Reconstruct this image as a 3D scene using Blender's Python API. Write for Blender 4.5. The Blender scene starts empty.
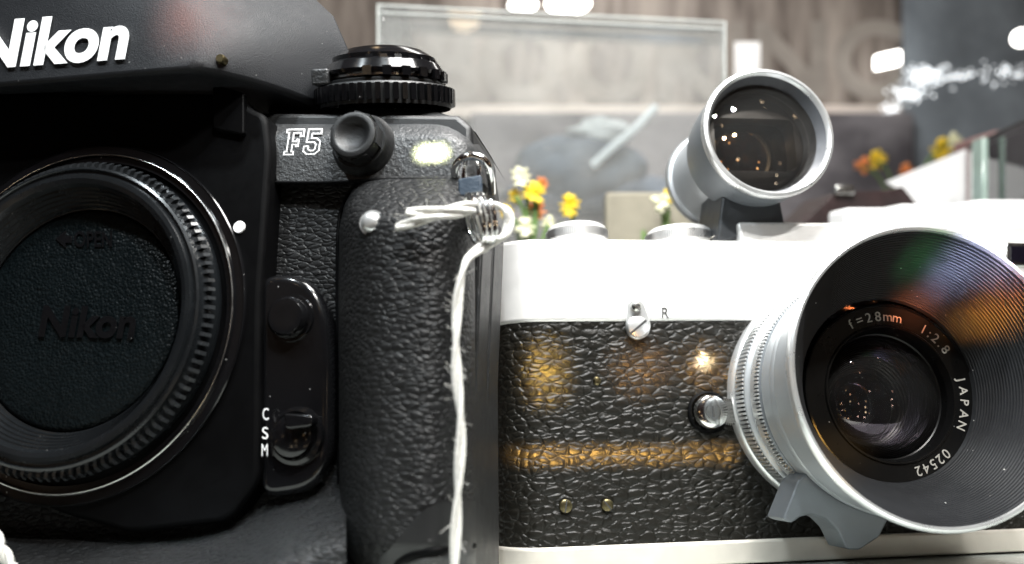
import bpy, bmesh, math, random
from mathutils import Vector, Matrix, noise
from mathutils.bvhtree import BVHTree
random.seed(7)
S = 0.00025            # metres per drawing unit (0.25 mm)
D = 820.0              # viewing distance in drawing units
W, H = 1024, 564
sc = bpy.context.scene
COL = sc.collection
PI = math.pi

# ------------------------------------------------------------------ frames
class Frame:
    def __init__(self, O, psi, th):
        self.O = Vector(O)
        self.R = Matrix.Rotation(math.radians(psi), 3, 'Z') @ Matrix.Rotation(math.radians(-th), 3, 'X')
        self.Ri = self.R.transposed()
    def unp(self, X, Y, c):
        """point of the plane (local depth c) seen at picture position X, Y"""
        C = self.Ri @ (Vector((0, -D, 0)) - self.O)
        d = self.Ri @ Vector((X - 512, D, 282 - Y))
        t = (c - C.y) / d.y
        return C + d * t
    def ray(self, X, Y):
        C = self.Ri @ (Vector((0, -D, 0)) - self.O)
        d = self.Ri @ Vector((X - 512, D, 282 - Y))
        return C, d.normalized()
    def proj(self, l):
        w = self.O + self.R @ Vector(l)
        k = D / (D + w.y)
        return 512 + k * w.x, 282 - k * w.z
    def px(self, pts, c):
        return [(p.x, p.z) for p in (self.unp(X, Y, c) for X, Y in pts)]
WORLD = Frame((0, 0, 0), 0, 0)

# ------------------------------------------------------------------ materials
def nd(nt, typ, **kw):
    n = nt.nodes.new(typ)
    for k, v in kw.items():
        if k in n.inputs: n.inputs[k].default_value = v
        else: setattr(n, k, v)
    return n
def coords(nt, scale=(1, 1, 1)):
    tc = nd(nt, 'ShaderNodeTexCoord')
    mp = nd(nt, 'ShaderNodeMapping')
    mp.inputs['Scale'].default_value = [s / S for s in scale]
    nt.links.new(tc.outputs['Object'], mp.inputs['Vector'])
    return mp.outputs['Vector']
def ramp(nt, src, stops):
    r = nd(nt, 'ShaderNodeValToRGB')
    el = r.color_ramp.elements
    while len(el) < len(stops): el.new(0.5)
    for e, (p, c) in zip(el, stops):
        e.position = p
        e.color = (*c, 1) if isinstance(c, tuple) else (c, c, c, 1)
    nt.links.new(src, r.inputs['Fac'])
    return r.outputs['Color']
def math_(nt, op, a, b):
    m = nd(nt, 'ShaderNodeMath', operation=op)
    for i, v in enumerate((a, b)):
        if isinstance(v, (int, float)): m.inputs[i].default_value = v
        else: nt.links.new(v, m.inputs[i])
    return m.outputs[0]

def mat(name, col=(.5, .5, .5), rough=.5, metal=0.0, coat=0.0, coat_rough=.1, spec=.5, var=.12, var_scale=.03,
        rvar=.15, bump=None, dust=0.0, emit=None, ior=None):
    m = bpy.data.materials.new(name); m.use_nodes = True
    nt = m.node_tree; L = nt.links
    b = nt.nodes['Principled BSDF']
    b.inputs['Metallic'].default_value = metal
    b.inputs['Coat Weight'].default_value = coat
    b.inputs['Coat Roughness'].default_value = coat_rough
    b.inputs['Specular IOR Level'].default_value = spec
    v = coords(nt)
    n1 = nd(nt, 'ShaderNodeTexNoise', Scale=var_scale, Detail=6.0, Roughness=.6); L.new(v, n1.inputs['Vector'])
    lo = tuple(max(0, c * (1 - var)) for c in col); hi = tuple(min(1, c * (1 + var)) for c in col)
    c_out = ramp(nt, n1.outputs['Fac'], [(.3, lo), (.7, hi)])
    if dust:
        vo = nd(nt, 'ShaderNodeTexVoronoi', Scale=.085); L.new(v, vo.inputs['Vector'])
        dn = nd(nt, 'ShaderNodeTexNoise', Scale=.03); L.new(v, dn.inputs['Vector'])
        thr = math_(nt, 'MULTIPLY', dn.outputs['Fac'], .09)
        f = math_(nt, 'LESS_THAN', vo.outputs['Distance'], thr)
        f = math_(nt, 'MULTIPLY', f, dust)
        mx = nd(nt, 'ShaderNodeMix', data_type='RGBA')
        L.new(f, mx.inputs['Factor']); L.new(c_out, mx.inputs[6]); mx.inputs[7].default_value = (.6, .6, .58, 1)
        c_out = mx.outputs[2]
    L.new(c_out, b.inputs['Base Color'])
    n2 = nd(nt, 'ShaderNodeTexNoise', Scale=.06, Detail=8.0, Roughness=.7); L.new(v, n2.inputs['Vector'])
    r_out = ramp(nt, n2.outputs['Fac'], [(.3, max(.02, rough * (1 - rvar))), (.7, min(1, rough * (1 + rvar)))])
    L.new(r_out, b.inputs['Roughness'])
    if bump:
        kind, scale, dist = bump
        bp = nd(nt, 'ShaderNodeBump', Strength=1.0, Distance=dist * S)
        if kind == 'leather' or kind == 'fine':
            an = (.74, 1, 1.25) if kind == 'leather' else (.8, 1, 1.5)
            vv = coords(nt, an)
            nz = nd(nt, 'ShaderNodeTexNoise', Scale=scale * .8, Detail=2.0); L.new(vv, nz.inputs['Vector'])
            sb = nd(nt, 'ShaderNodeVectorMath', operation='SUBTRACT'); L.new(nz.outputs['Color'], sb.inputs[0]); sb.inputs[1].default_value = (.5, .5, .5)
            sm = nd(nt, 'ShaderNodeVectorMath', operation='SCALE'); L.new(sb.outputs[0], sm.inputs[0]); sm.inputs['Scale'].default_value = .75 / scale
            ad = nd(nt, 'ShaderNodeVectorMath', operation='ADD'); L.new(vv, ad.inputs[0]); L.new(sm.outputs[0], ad.inputs[1])
            vo = nd(nt, 'ShaderNodeTexVoronoi', feature='DISTANCE_TO_EDGE', Scale=scale); L.new(ad.outputs[0], vo.inputs['Vector'])
            vf = nd(nt, 'ShaderNodeTexVoronoi', feature='SMOOTH_F1', Scale=scale, Smoothness=.35); L.new(ad.outputs[0], vf.inputs['Vector'])
            crease = nd(nt, 'ShaderNodeMapRange', interpolation_type='SMOOTHSTEP'); L.new(vo.outputs['Distance'], crease.inputs['Value']); crease.inputs['From Max'].default_value = .22
            dome = math_(nt, 'SUBTRACT', 1.0, math_(nt, 'MULTIPLY', math_(nt, 'POWER', vf.outputs['Distance'], 2.0), 1.2))
            big = nd(nt, 'ShaderNodeTexNoise', Scale=scale * .45, Detail=1.0); L.new(vv, big.inputs['Vector'])
            nf = nd(nt, 'ShaderNodeTexNoise', Scale=scale * 4, Detail=3.0); L.new(vv, nf.inputs['Vector'])
            hh = math_(nt, 'ADD', math_(nt, 'ADD', math_(nt, 'MULTIPLY', crease.outputs[0], .48), math_(nt, 'MULTIPLY', dome, .85)),
                       math_(nt, 'ADD', math_(nt, 'MULTIPLY', big.outputs['Fac'], .9), math_(nt, 'MULTIPLY', nf.outputs['Fac'], .16)))
        elif kind == 'grain':
            nz = nd(nt, 'ShaderNodeTexNoise', Scale=scale, Detail=3.0, Roughness=.6); L.new(v, nz.inputs['Vector'])
            hh = nz.outputs['Fac']
        elif kind == 'speckle':
            vo = nd(nt, 'ShaderNodeTexVoronoi', Scale=scale); L.new(v, vo.inputs['Vector'])
            nz = nd(nt, 'ShaderNodeTexNoise', Scale=scale * .7, Detail=4.0); L.new(v, nz.inputs['Vector'])
            hh = math_(nt, 'ADD', math_(nt, 'MULTIPLY', vo.outputs['Distance'], -1.0), nz.outputs['Fac'])
        L.new(hh, bp.inputs['Height'])
        L.new(bp.outputs['Normal'], b.inputs['Normal'])
    if emit:
        b.inputs['Emission Color'].default_value = (*emit[0], 1)
        b.inputs['Emission Strength'].default_value = emit[1]
    return m

def plank_mat(name, dark, light, fx, fz):
    m = bpy.data.materials.new(name); m.use_nodes = True
    nt = m.node_tree; L = nt.links; b = nt.nodes['Principled BSDF']; b.inputs['Roughness'].default_value = .65
    v = coords(nt, (fx, fx, fz))
    n1 = nd(nt, 'ShaderNodeTexNoise', Scale=1.0, Detail=4.0, Roughness=.6); L.new(v, n1.inputs['Vector'])
    mid = tuple((a + c) / 2 for a, c in zip(dark, light))
    L.new(ramp(nt, n1.outputs['Fac'], [(.36, dark), (.5, mid), (.64, light)]), b.inputs['Base Color'])
    return m
def clear_mat(name, tint=(1, 1, 1), gloss=(1, 1, 1), ior=1.5, boost=1.0, rough=0.0, haze=0.0):
    m = bpy.data.materials.new(name); m.use_nodes = True
    nt = m.node_tree; L = nt.links; nt.nodes.clear()
    out = nd(nt, 'ShaderNodeOutputMaterial')
    tr = nd(nt, 'ShaderNodeBsdfTransparent', Color=(*tint, 1))
    gl = nd(nt, 'ShaderNodeBsdfGlossy', Color=(*gloss, 1), Roughness=rough)
    fr = nd(nt, 'ShaderNodeFresnel', IOR=ior)
    f = math_(nt, 'MULTIPLY', fr.outputs[0], boost)
    mx = nd(nt, 'ShaderNodeMixShader'); L.new(f, mx.inputs[0]); L.new(tr.outputs[0], mx.inputs[1]); L.new(gl.outputs[0], mx.inputs[2])
    src = mx.outputs[0]
    if haze:
        v = coords(nt)
        nz = nd(nt, 'ShaderNodeTexNoise', Scale=.012, Detail=5.0); L.new(v, nz.inputs['Vector'])
        hz = ramp(nt, nz.outputs['Fac'], [(.25, haze * .55), (.75, haze)])
        df = nd(nt, 'ShaderNodeBsdfDiffuse', Color=(.8, .8, .78, 1))
        m2 = nd(nt, 'ShaderNodeMixShader'); L.new(hz, m2.inputs[0]); L.new(src, m2.inputs[1]); L.new(df.outputs[0], m2.inputs[2])
        src = m2.outputs[0]
    L.new(src, out.inputs['Surface'])
    return m

M = {}
M['black_satin'] = mat('black_satin', (.010, .0105, .011), .42, bump=('grain', .9, .35), spec=.4, dust=.2)
M['shell'] = mat('shell_grey_black', (.026, .027, .028), .42, bump=('grain', .3, 1.3), dust=.3)
M['prism'] = mat('prism_grey_black', (.013, .014, .016), .52, spec=.22, bump=('grain', .9, .5), dust=.25)
M['black_gloss'] = mat('black_gloss', (.004, .004, .0045), .14, spec=.5, dust=.35)
M['black_dull'] = mat('black_dull', (.0012, .0012, .0014), .55, spec=.06, dust=.0)  # near-zero black; on mirror box and bracket it also stands in for shade
M['cap_face'] = mat('cap_face', (.002, .0038, .0046), .42, spec=.16, bump=('speckle', .38, .8))
M['cap_plastic'] = mat('cap_plastic', (.006, .007, .008), .26, dust=.2)
M['teeth'] = mat('cap_teeth', (.02, .022, .024), .22, spec=.8)  # lighter than the cap plastic so the ribs read as glints
M['leather_fine'] = mat('leather_fine', (.010, .0102, .0105), .44, bump=('fine', .165, .95), spec=.2)
M['leather_old'] = mat('leather_old', (.009, .0083, .0066), .38, bump=('leather', .115, 1.5), spec=.22, dust=.15)
M['chrome_satin'] = mat('chrome_satin', (.86, .85, .83), .42, metal=.55, bump=('grain', 1.2, .12), var=.03)
M['chrome_base'] = mat('chrome_base', (.74, .7, .63), .42, metal=.55, bump=('grain', 1.2, .12), var=.06)
M['chrome'] = mat('chrome', (.8, .8, .79), .14, metal=1.0, var=.05)
M['steel'] = mat('steel', (.62, .62, .6), .25, metal=1.0)
M['dark_steel'] = mat('dark_steel', (.55, .55, .55), .3, metal=1.0)
M['brass'] = mat('old_brass', (.13, .11, .06), .35, metal=1.0, var=.4, var_scale=.2)
M['alloy'] = mat('lens_alloy', (.38, .4, .415), .38, metal=.5, var=.05, dust=.25)
M['alloy_light'] = mat('lens_alloy_light', (.74, .75, .75), .3, metal=.75, var=.05)
M['alloy_dark'] = mat('lens_alloy_dark', (.17, .185, .2), .42, metal=.4, var=.06)
M['hood_in'] = mat('hood_inside', (.021, .022, .024), .33, spec=.5, dust=.9)
M['finder_lens'] = mat('finder_lens', (.32, .22, .13), .03, metal=1.0, var=.05)
M['foot_grey'] = mat('foot_grey', (.045, .048, .052), .45, metal=.3)
M['finder_wall'] = mat('finder_wall', (.1, .105, .115), .35, spec=.5)
M['finder_mask'] = mat('finder_mask', (.03, .026, .024), .4)
M['lens_black'] = mat('lens_black', (.004, .004, .004), .3, spec=.25, dust=.3)
M['rear_glass'] = mat('rear_glass', (.004, .003, .006), .03, spec=.9, coat=.6, coat_rough=.02)
M['white'] = mat('white_paint', (.82, .82, .82), .5, var=.04)
M['engrave'] = mat('engraving_white', (.42, .4, .36), .6, var=.05)
M['ink'] = mat('black_ink', (.03, .03, .03), .6)
M['string'] = mat('cotton', (.7, .69, .65), .9, var=.08, var_scale=.3, bump=('grain', .6, 1.2), spec=.1)
M['blue_tag'] = mat('blue_plastic', (.03, .045, .065), .4, bump=('grain', .5, .5))
M['glass'] = clear_mat('lens_glass', (.95, .93, .9), (.95, .8, 1.0), 1.5, 1.2, haze=.014)
M['finder_glass'] = clear_mat('finder_glass', (.95, .93, .9), (.9, .9, .9), 1.5, 1.2, haze=.016)
M['acrylic'] = clear_mat('clear_acrylic', (.97, .98, .97), (1, 1, 1), 1.49, 1.2, 0.02, haze=.13)
M['acrylic_edge'] = mat('acrylic_edge', (.5, .52, .5), .15, coat=1, coat_rough=.05)
M['pane'] = clear_mat('pane_glass', (.95, .98, .97), (1, 1, 1), 1.5, 1.0)
M['pane_edge'] = mat('pane_edge', (.36, .46, .41), .12, coat=1)

# ------------------------------------------------------------------ objects
def obj(name, bm, m, parent=None, F=None, smooth=35, bevel=0, seg=2, sub=0):
    for v in bm.verts: v.co *= S
    bmesh.ops.recalc_face_normals(bm, faces=bm.faces[:])
    me = bpy.data.meshes.new(name); bm.to_mesh(me); bm.free()
    if m: me.materials.append(M[m] if isinstance(m, str) else m)
    o = bpy.data.objects.new(name, me); COL.objects.link(o)
    if parent: o.parent = parent
    elif F:
        o.matrix_world = Matrix.Translation(F.O * S) @ F.R.to_4x4()
    if smooth:
        for p in me.polygons: p.use_smooth = True
        me.set_sharp_from_angle(angle=math.radians(smooth))
    if bevel:
        b = o.modifiers.new('bevel', 'BEVEL'); b.width = bevel * S; b.segments = seg; b.limit_method = 'ANGLE'; b.angle_limit = math.radians(40)
        b.harden_normals = False
    if sub:
        s = o.modifiers.new('sub', 'SUBSURF'); s.levels = s.render_levels = sub
    return o
def tag(o, label, cat, group=None, kind=None):
    if label: o['label'] = label
    if cat: o['category'] = cat
    if group: o['group'] = group
    if kind: o['kind'] = kind
    return o
def thing(name, F, label, cat, group=None):
    o = bpy.data.objects.new(name, None); COL.objects.link(o)
    o.empty_display_size = .01
    o.matrix_world = Matrix.Translation(F.O * S) @ F.R.to_4x4()
    return tag(o, label, cat, group)
NB = bmesh.new
def prism(bm, pts, c0, c1):
    a = [bm.verts.new((x, c0, z)) for x, z in pts]; b = [bm.verts.new((x, c1, z)) for x, z in pts]
    bm.faces.new(a); bm.faces.new(b[::-1]); n = len(pts)
    for i in range(n): bm.faces.new((a[i], b[i], b[(i + 1) % n], a[(i + 1) % n]))
    return bm
def plan(bm, pts, z0, z1):
    a = [bm.verts.new((x, c, z0)) for x, c in pts]; b = [bm.verts.new((x, c, z1)) for x, c in pts]
    bm.faces.new(a); bm.faces.new(b[::-1]); n = len(pts)
    for i in range(n): bm.faces.new((a[i], b[i], b[(i + 1) % n], a[(i + 1) % n]))
    return bm
def box(bm, x0, x1, c0, c1, z0, z1, mtx=None):
    vs = [bm.verts.new((x, c, z)) for x in (x0, x1) for c in (c0, c1) for z in (z0, z1)]
    if mtx: 
        for v in vs: v.co = mtx @ v.co
    for f in ((0, 1, 3, 2), (4, 6, 7, 5), (0, 4, 5, 1), (2, 3, 7, 6), (0, 2, 6, 4), (1, 5, 7, 3)):
        bm.faces.new([vs[i] for i in f])
    return bm
def lathe(bm, prof, ctr, axis='y', n=96):
    """prof: (radius, height) ; axis y: height is the local depth c; axis z: height is z above ctr"""
    rings = []
    for r, h in prof:
        if r < 1e-6:
            rings.append([bm.verts.new((ctr[0], h, ctr[2]) if axis == 'y' else (ctr[0], ctr[1], ctr[2] + h))]); continue
        ring = []
        for i in range(n):
            a = 2 * PI * i / n
            if axis == 'y': ring.append(bm.verts.new((ctr[0] + r * math.cos(a), h, ctr[2] + r * math.sin(a))))
            else: ring.append(bm.verts.new((ctr[0] + r * math.cos(a), ctr[1] + r * math.sin(a), ctr[2] + h)))
        rings.append(ring)
    for A, B in zip(rings, rings[1:]):
        if len(A) == 1 and len(B) == 1: continue
        for i in range(n):
            j = (i + 1) % n
            if len(A) == 1: bm.faces.new((A[0], B[i], B[j]))
            elif len(B) == 1: bm.faces.new((A[i], B[0], A[j]))
            else: bm.faces.new((A[i], B[i], B[j], A[j]))
    return bm
def knurl(bm, r0, r1, h0, h1, ctr, n, duty=.5, axis='y', a0=0, a1=2 * PI, r0b=None, r1b=None):
    """ridges; at h0 they span r0..r1, at h1 r0b..r1b"""
    r0b = r0 if r0b is None else r0b; r1b = r1 if r1b is None else r1b
    for i in range(n):
        a = a0 + (a1 - a0) * i / n; w = (2 * PI / n if a1 - a0 > 6 else (a1 - a0) / n) * duty / 2
        vs = []
        for da in (-w, w):
            for (ra, h) in ((r0, h0), (r1, h0), (r0b, h1), (r1b, h1)):
                ca, sa = math.cos(a + da), math.sin(a + da)
                vs.append(bm.verts.new((ctr[0] + ra * ca, h, ctr[2] + ra * sa) if axis == 'y' else (ctr[0] + ra * ca, ctr[1] + ra * sa, ctr[2] + h)))
        for f in ((0, 1, 3, 2), (4, 6, 7, 5), (0, 4, 5, 1), (2, 3, 7, 6), (0, 2, 6, 4), (1, 5, 7, 3)):
            bm.faces.new([vs[k] for k in f])
    return bm
def smooth_path(pts, n=8, closed=False):
    pts = [Vector(p) for p in pts]; out = []
    N = len(pts)
    rng = range(N if closed else N - 1)
    for i in rng:
        g = (lambda k: pts[k % N]) if closed else (lambda k: pts[max(0, min(N - 1, k))])
        p0, p1, p2, p3 = g(i - 1), g(i), g(i + 1), g(i + 2)
        for j in range(n):
            t = j / n
            out.append(.5 * ((2 * p1) + (p2 - p0) * t + (2 * p0 - 5 * p1 + 4 * p2 - p3) * t * t + (3 * p1 - p0 - 3 * p2 + p3) * t ** 3))
    if not closed: out.append(pts[-1])
    return out
def tube(bm, pts, r, n=10, closed=False):
    pts = [Vector(p) for p in pts]; N = len(pts)
    rad = r if isinstance(r, (list, tuple)) else [r] * N
    t0 = (pts[1] - pts[0]).normalized()
    u = t0.orthogonal().normalized(); rings = []
    for i, p in enumerate(pts):
        if closed: t = pts[(i + 1) % N] - pts[i - 1]
        else: t = pts[min(N - 1, i + 1)] - pts[max(0, i - 1)]
        t.normalize(); u = (u - t * u.dot(t)).normalized(); w = t.cross(u)
        rings.append([bm.verts.new(p + (u * math.cos(2 * PI * k / n) + w * math.sin(2 * PI * k / n)) * rad[i]) for k in range(n)])
    for i in range(N if closed else N - 1):
        A, B = rings[i], rings[(i + 1) % N]
        for k in range(n): bm.faces.new((A[k], A[(k + 1) % n], B[(k + 1) % n], B[k]))
    if not closed:
        bm.faces.new(rings[0][::-1]); bm.faces.new(rings[-1])
    return bm
def sheet(bm, rows, thick=None):
    """rows: grid of Vector"""
    V = [[bm.verts.new(p) for p in r] for r in rows]
    for i in range(len(V) - 1):
        for j in range(len(V[0]) - 1):
            bm.faces.new((V[i][j], V[i][j + 1], V[i + 1][j + 1], V[i + 1][j]))
    return bm
def text_mesh(s, bold=0.0, shear=0.0, extrude=.05, spacing=1.0):
    cu = bpy.data.curves.new('lettering', 'FONT'); cu.body = s; cu.size = 1; cu.offset = bold; cu.shear = shear
    cu.extrude = extrude; cu.space_character = spacing; cu.resolution_u = 6
    ob = bpy.data.objects.new('lettering', cu); COL.objects.link(ob)
    dg = bpy.context.evaluated_depsgraph_get(); dg.update()
    me = bpy.data.meshes.new_from_object(ob.evaluated_get(dg))
    bpy.data.objects.remove(ob); bpy.data.curves.remove(cu)
    return me
def put_text(bm, s, fn, bold=0, shear=0, extrude=.05, spacing=1.0, w=None, h=None):
    """fn(u, v, e) -> local position ; u, v in 0..1 of the text's box, e height off the surface in units"""
    me = text_mesh(s, bold, shear, extrude, spacing)
    xs = [v.co.x for v in me.vertices]; ys = [v.co.y for v in me.vertices]; zs = [v.co.z for v in me.vertices]
    x0, x1, y0, y1 = min(xs), max(xs), min(ys), max(ys)
    vs = []
    for v in me.vertices:
        vs.append(bm.verts.new(fn((v.co.x - x0) / (x1 - x0), (v.co.y - y0) / (y1 - y0), 1 if v.co.z > 0 else 0)))
    for p in me.polygons:
        try: bm.faces.new([vs[i] for i in p.vertices])
        except ValueError: pass
    bpy.data.meshes.remove(me)
    return bm
def flat_text(bm, F, s, x0, x1, y0, y1, c, slope=0.0, hgt=1.5, **kw):
    """text in the picture box x0..x1, y0 (top)..y1 (bottom) on the plane c; slope px per px along x"""
    def fn(u, v, e):
        X = x0 + (x1 - x0) * u; Y = y1 - (y1 - y0) * v + slope * (X - x0)
        return F.unp(X, Y, c - hgt * e)
    return put_text(bm, s, fn, **kw)
def arc_text(bm, s, ctr, r, c, a_start, a_end, size, hgt=.6, bold=.0):
    """characters clockwise round ctr with their tops outward; angles in degrees"""
    n = len(s)
    for i, ch in enumerate(s):
        if ch == ' ': continue
        a = math.radians(a_start + (a_end - a_start) * (i / max(1, n - 1)))
        me = text_mesh(ch, bold, 0, .05)
        xs = [v.co.x for v in me.vertices]; mx = (min(xs) + max(xs)) / 2
        vs = []
        up = Vector((math.cos(a), 0, math.sin(a))); rt = Vector((math.sin(a), 0, -math.cos(a)))
        for v in me.vertices:
            p = Vector((ctr[0], 0, ctr[2])) + up * (r + (v.co.y - .35) * size) + rt * ((v.co.x - mx) * size)
            p.y = c - (hgt if v.co.z > 0 else 0)
            vs.append(bm.verts.new(p))
        for p in me.polygons:
            try: bm.faces.new([vs[k] for k in p.vertices])
            except ValueError: pass
        bpy.data.meshes.remove(me)
    return bm
def bvh(bm):
    bm.faces.ensure_lookup_table(); return BVHTree.FromBMesh(bm)
def hit(tree, F, X, Y):
    o, d = F.ray(X, Y); p, n, _, _ = tree.ray_cast(o, d); return p, n
def lerp(a, b, t): return a + (b - a) * t
def interp(x, tab):
    if x <= tab[0][0]: return tab[0][1]
    for (a, va), (b, vb) in zip(tab, tab[1:]):
        if x <= b: return va + (vb - va) * (x - a) / (b - a)
    return tab[-1][1]
def outline_round(pts, r, n=5):
    """rounds the corners of a closed 2-D outline"""
    out = []; N = len(pts)
    for i in range(N):
        p, a, b = Vector(pts[i]), Vector(pts[i - 1]), Vector(pts[(i + 1) % N])
        ra = min(r, (a - p).length * .45); rb = min(r, (b - p).length * .45)
        A = p + (a - p).normalized() * ra; B = p + (b - p).normalized() * rb
        for k in range(n + 1):
            t = k / n; q = A * (1 - t) ** 2 + p * 2 * t * (1 - t) + B * t * t; out.append((q.x, q.y))
    return out

# ================================================================== BLACK SLR
NY = -130.0
N = Frame(((250 - 512) * (D + NY) / D, NY, (282 - 300) * (D + NY) / D), -11, 12)
slr = thing('slr_camera', N, 'large black camera with a leather grip, no lens and a round cap over its mount', 'camera')
# main body
pts = N.px([(-130, 85), (270, 112), (458, 114), (472, 126), (473, 200), (473, 660), (-130, 660)], 0)
obj('body', prism(NB(), pts, 0, 100), 'black_satin', slr, bevel=5, seg=3)
# shoulder
bm = NB(); rows = []
for c_, t in [(112, 0), (60, 0)] + [(lerp(34, -15, math.sin(PI / 2 * k / 10)), k / 10 * .42 + .02) for k in range(11)] + [(-15, .7), (-15, .98), (-13, 1.0), (0, 1.01)]:
    row = []
    for k in range(25):
        u = k / 24; X = 268 + 10 * min(1, t * 1.4) * (1 - u) + (u * 214)
        top = 107 + max(0, (X - 440) / 40) ** 2 * 22; Y = top + (183 - top) * t
        xr = interp(Y, [(107, 452), (118, 470), (138, 478), (183, 484)])
        X = lerp(interp(Y, [(107, 268), (140, 272), (183, 277)]), xr, u)
        rnd_ = max(0, (u - .86) / .14); c2 = c_ + (28 * (1 - math.sqrt(max(0, 1 - rnd_ ** 2))) if c_ < 34 else 0)
        row.append(N.unp(X, Y, c2) if c_ < 34 else N.unp(X, top + 1, 34) + Vector((0, c_ - 34, 0)))
    rows.append(row)
for r_ in rows: r_.append(r_[-1] + Vector((1, 60, 0)))
sheet(bm, rows); obj('top_cover', bm, 'shell', slr, smooth=60)
# front leather beside the mount and the bulging lower leather
bm = NB(); rows = []
for Y in [183 + 8 * i for i in range(50)]:
    rows.append([N.unp(X, Y, -3.5) for X in (255, 275.5, 300, 330, 352)])
sheet(bm, rows); obj('leather_panel', bm, 'leather_fine', slr)
bm = NB(); rows = []
for i in range(31):
    Y = 470 + 5 * i
    row = []
    for j in range(41):
        X = -120 + j * 466 / 40
        y0 = interp(X, [(-120, 512), (60, 524), (190, 522), (280, 496), (345, 490)]); t = max(0, min(1, (Y - y0) / 80)); t = t * t * (3 - 2 * t)
        ex = max(0, (X - 250) / 95)
        row.append(N.unp(X, Y - 18 * min(1, ex), -4 - 88 * t * (1 - .25 * min(1, ex))))
    rows.append(row)
sheet(bm, rows); obj('lower_leather', bm, 'leather_fine', slr)
# mirror box behind the mount
pts = outline_round(N.px([(-130, 94), (200, 92), (240, 94), (250, 108), (266, 114), (270, 150), (260, 300), (259, 480), (228, 522), (130, 534), (60, 514), (0, 486), (-130, 484)], -28), 10)
obj('mirror_box', prism(NB(), pts, -28, 2), 'black_dull', slr, bevel=5, seg=3)
pts = outline_round(N.px([(212, 84), (243, 92), (243, 134), (212, 128)], -34), 3)
obj('brim_bracket', prism(NB(), pts, -33, -26), 'black_dull', slr, bevel=1.5)
# prism housing
fr = [(-130, -70), (150, -70), (176, -15), (190, 38), (196, 64), (190, 71), (150, 74), (60, 82), (-130, 99)]
bk = [(-130, -170), (246, -80), (308, -10), (336, 16), (352, 52), (340, 116), (262, 118), (100, 112), (-130, 112)]
bm = NB(); loops = []
K = 9
for k in range(K + 1):
    t = k / K; e = t ** .8
    c = lerp(-76, 44, t)
    ring = []
    A = N.px(fr, -76); B = N.px(bk, 44)
    for a, b in zip(A, B):
        bul = 5 * math.sin(PI * t)
        ring.append(bm.verts.new((lerp(a[0], b[0], e) + bul * .6, c, lerp(a[1], b[1], e) + bul * .4)))
    loops.append(ring)
for A, B in zip(loops, loops[1:]):
    n = len(A)
    for i in range(n): bm.faces.new((A[i], B[i], B[(i + 1) % n], A[(i + 1) % n]))
bm.faces.new(loops[0]); bm.faces.new(loops[-1][::-1])
tree = bvh(bm)
pscrew, nscrew = hit(tree, N, 222, 60)
ph = obj('prism_housing', bm, 'prism', slr, bevel=5, seg=3, smooth=50)
bm = NB(); flat_text(bm, N, 'Nikon', -28, 129, 22, 70.5, -76.5, slope=-.072, hgt=2, bold=.035, shear=.2, spacing=1.0)
obj('lettering', bm, 'white', ph)
bm = NB(); lathe(bm, [(0, pscrew.y - 4), (3.2, pscrew.y - 4), (4, pscrew.y - 2.5), (4, pscrew.y + 3)], pscrew, n=20)
obj('screw', bm, 'brass', ph)
# mount ring
mc = N.unp(77, 318, -30)
bm = NB(); lathe(bm, [(152, -26), (152, -31), (151.2, -32), (150.4, -31), (144, -31), (143.2, -33.5), (142.2, -34), (141.6, -31), (136, -31)], mc, n=128)
obj('mount_ring', bm, 'black_gloss', slr)
ring = [Vector((mc.x + 142.3 * math.cos(2 * PI * k / 160), -33.6, mc.z + 142.3 * math.sin(2 * PI * k / 160))) for k in range(160)]
bm = NB(); tube(bm, ring, .75, 8, closed=True); obj('highlight_hoop', bm, 'steel', slr)  # thin steel hoop added to stand in for highlight arcs
# body cap
bm = NB()
prof = [(131, -30), (131, -36), (126.5, -45), (125.4, -47), (124.4, -52), (122.5, -53), (121, -51), (119, -51), (117.5, -54), (114, -54.5), (110, -53)]
r, c = 109.0, -51.0
for k in range(6):
    prof += [(r, c), (r - 1.2, c + 3.2)]; r -= 2.5; c += 3.4
    prof += [(r, c + .4)]
prof += [(95, -27), (93, -26)]
lathe(bm, prof, mc, n=128)
cap = obj('body_cap', bm, 'cap_plastic', slr, smooth=28)
bm = NB(); knurl(bm, 127, 132.6, -42, -47, mc, 112, .4, r0b=124, r1b=129.5); obj('grip_ring', bm, 'teeth', cap, smooth=0)
bm = NB(); lathe(bm, [(93, -22), (92.5, -29.5), (91, -31), (89, -31.6), (60, -31.6), (0, -31.6)], mc, n=128); obj('cap_face', bm, 'cap_face', cap)
bm = NB(); flat_text(bm, N, 'Nikon', 38, 136, 305, 337, -31.6, slope=.02, hgt=2.2, bold=.035, shear=.2)
obj('lettering', bm, 'black_gloss', cap)
bm = NB(); flat_text(bm, N, 'OPEN', 74, 112, 231, 247, -31.6, hgt=1.2, bold=.02)
pts = N.px([(56, 239), (66, 231), (66, 236), (72, 236), (72, 243), (66, 243), (66, 248)], -32); prism(bm, pts, -32.8, -31.2)
obj('lettering', bm, 'black_gloss', cap)
# index dot
d = N.unp(239, 227, -29); obj('index_dot', lathe(NB(), [(0, -29.6), (4.8, -29.6), (5.2, -29), (5.2, -27)], d, n=24), 'white', slr)
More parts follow.
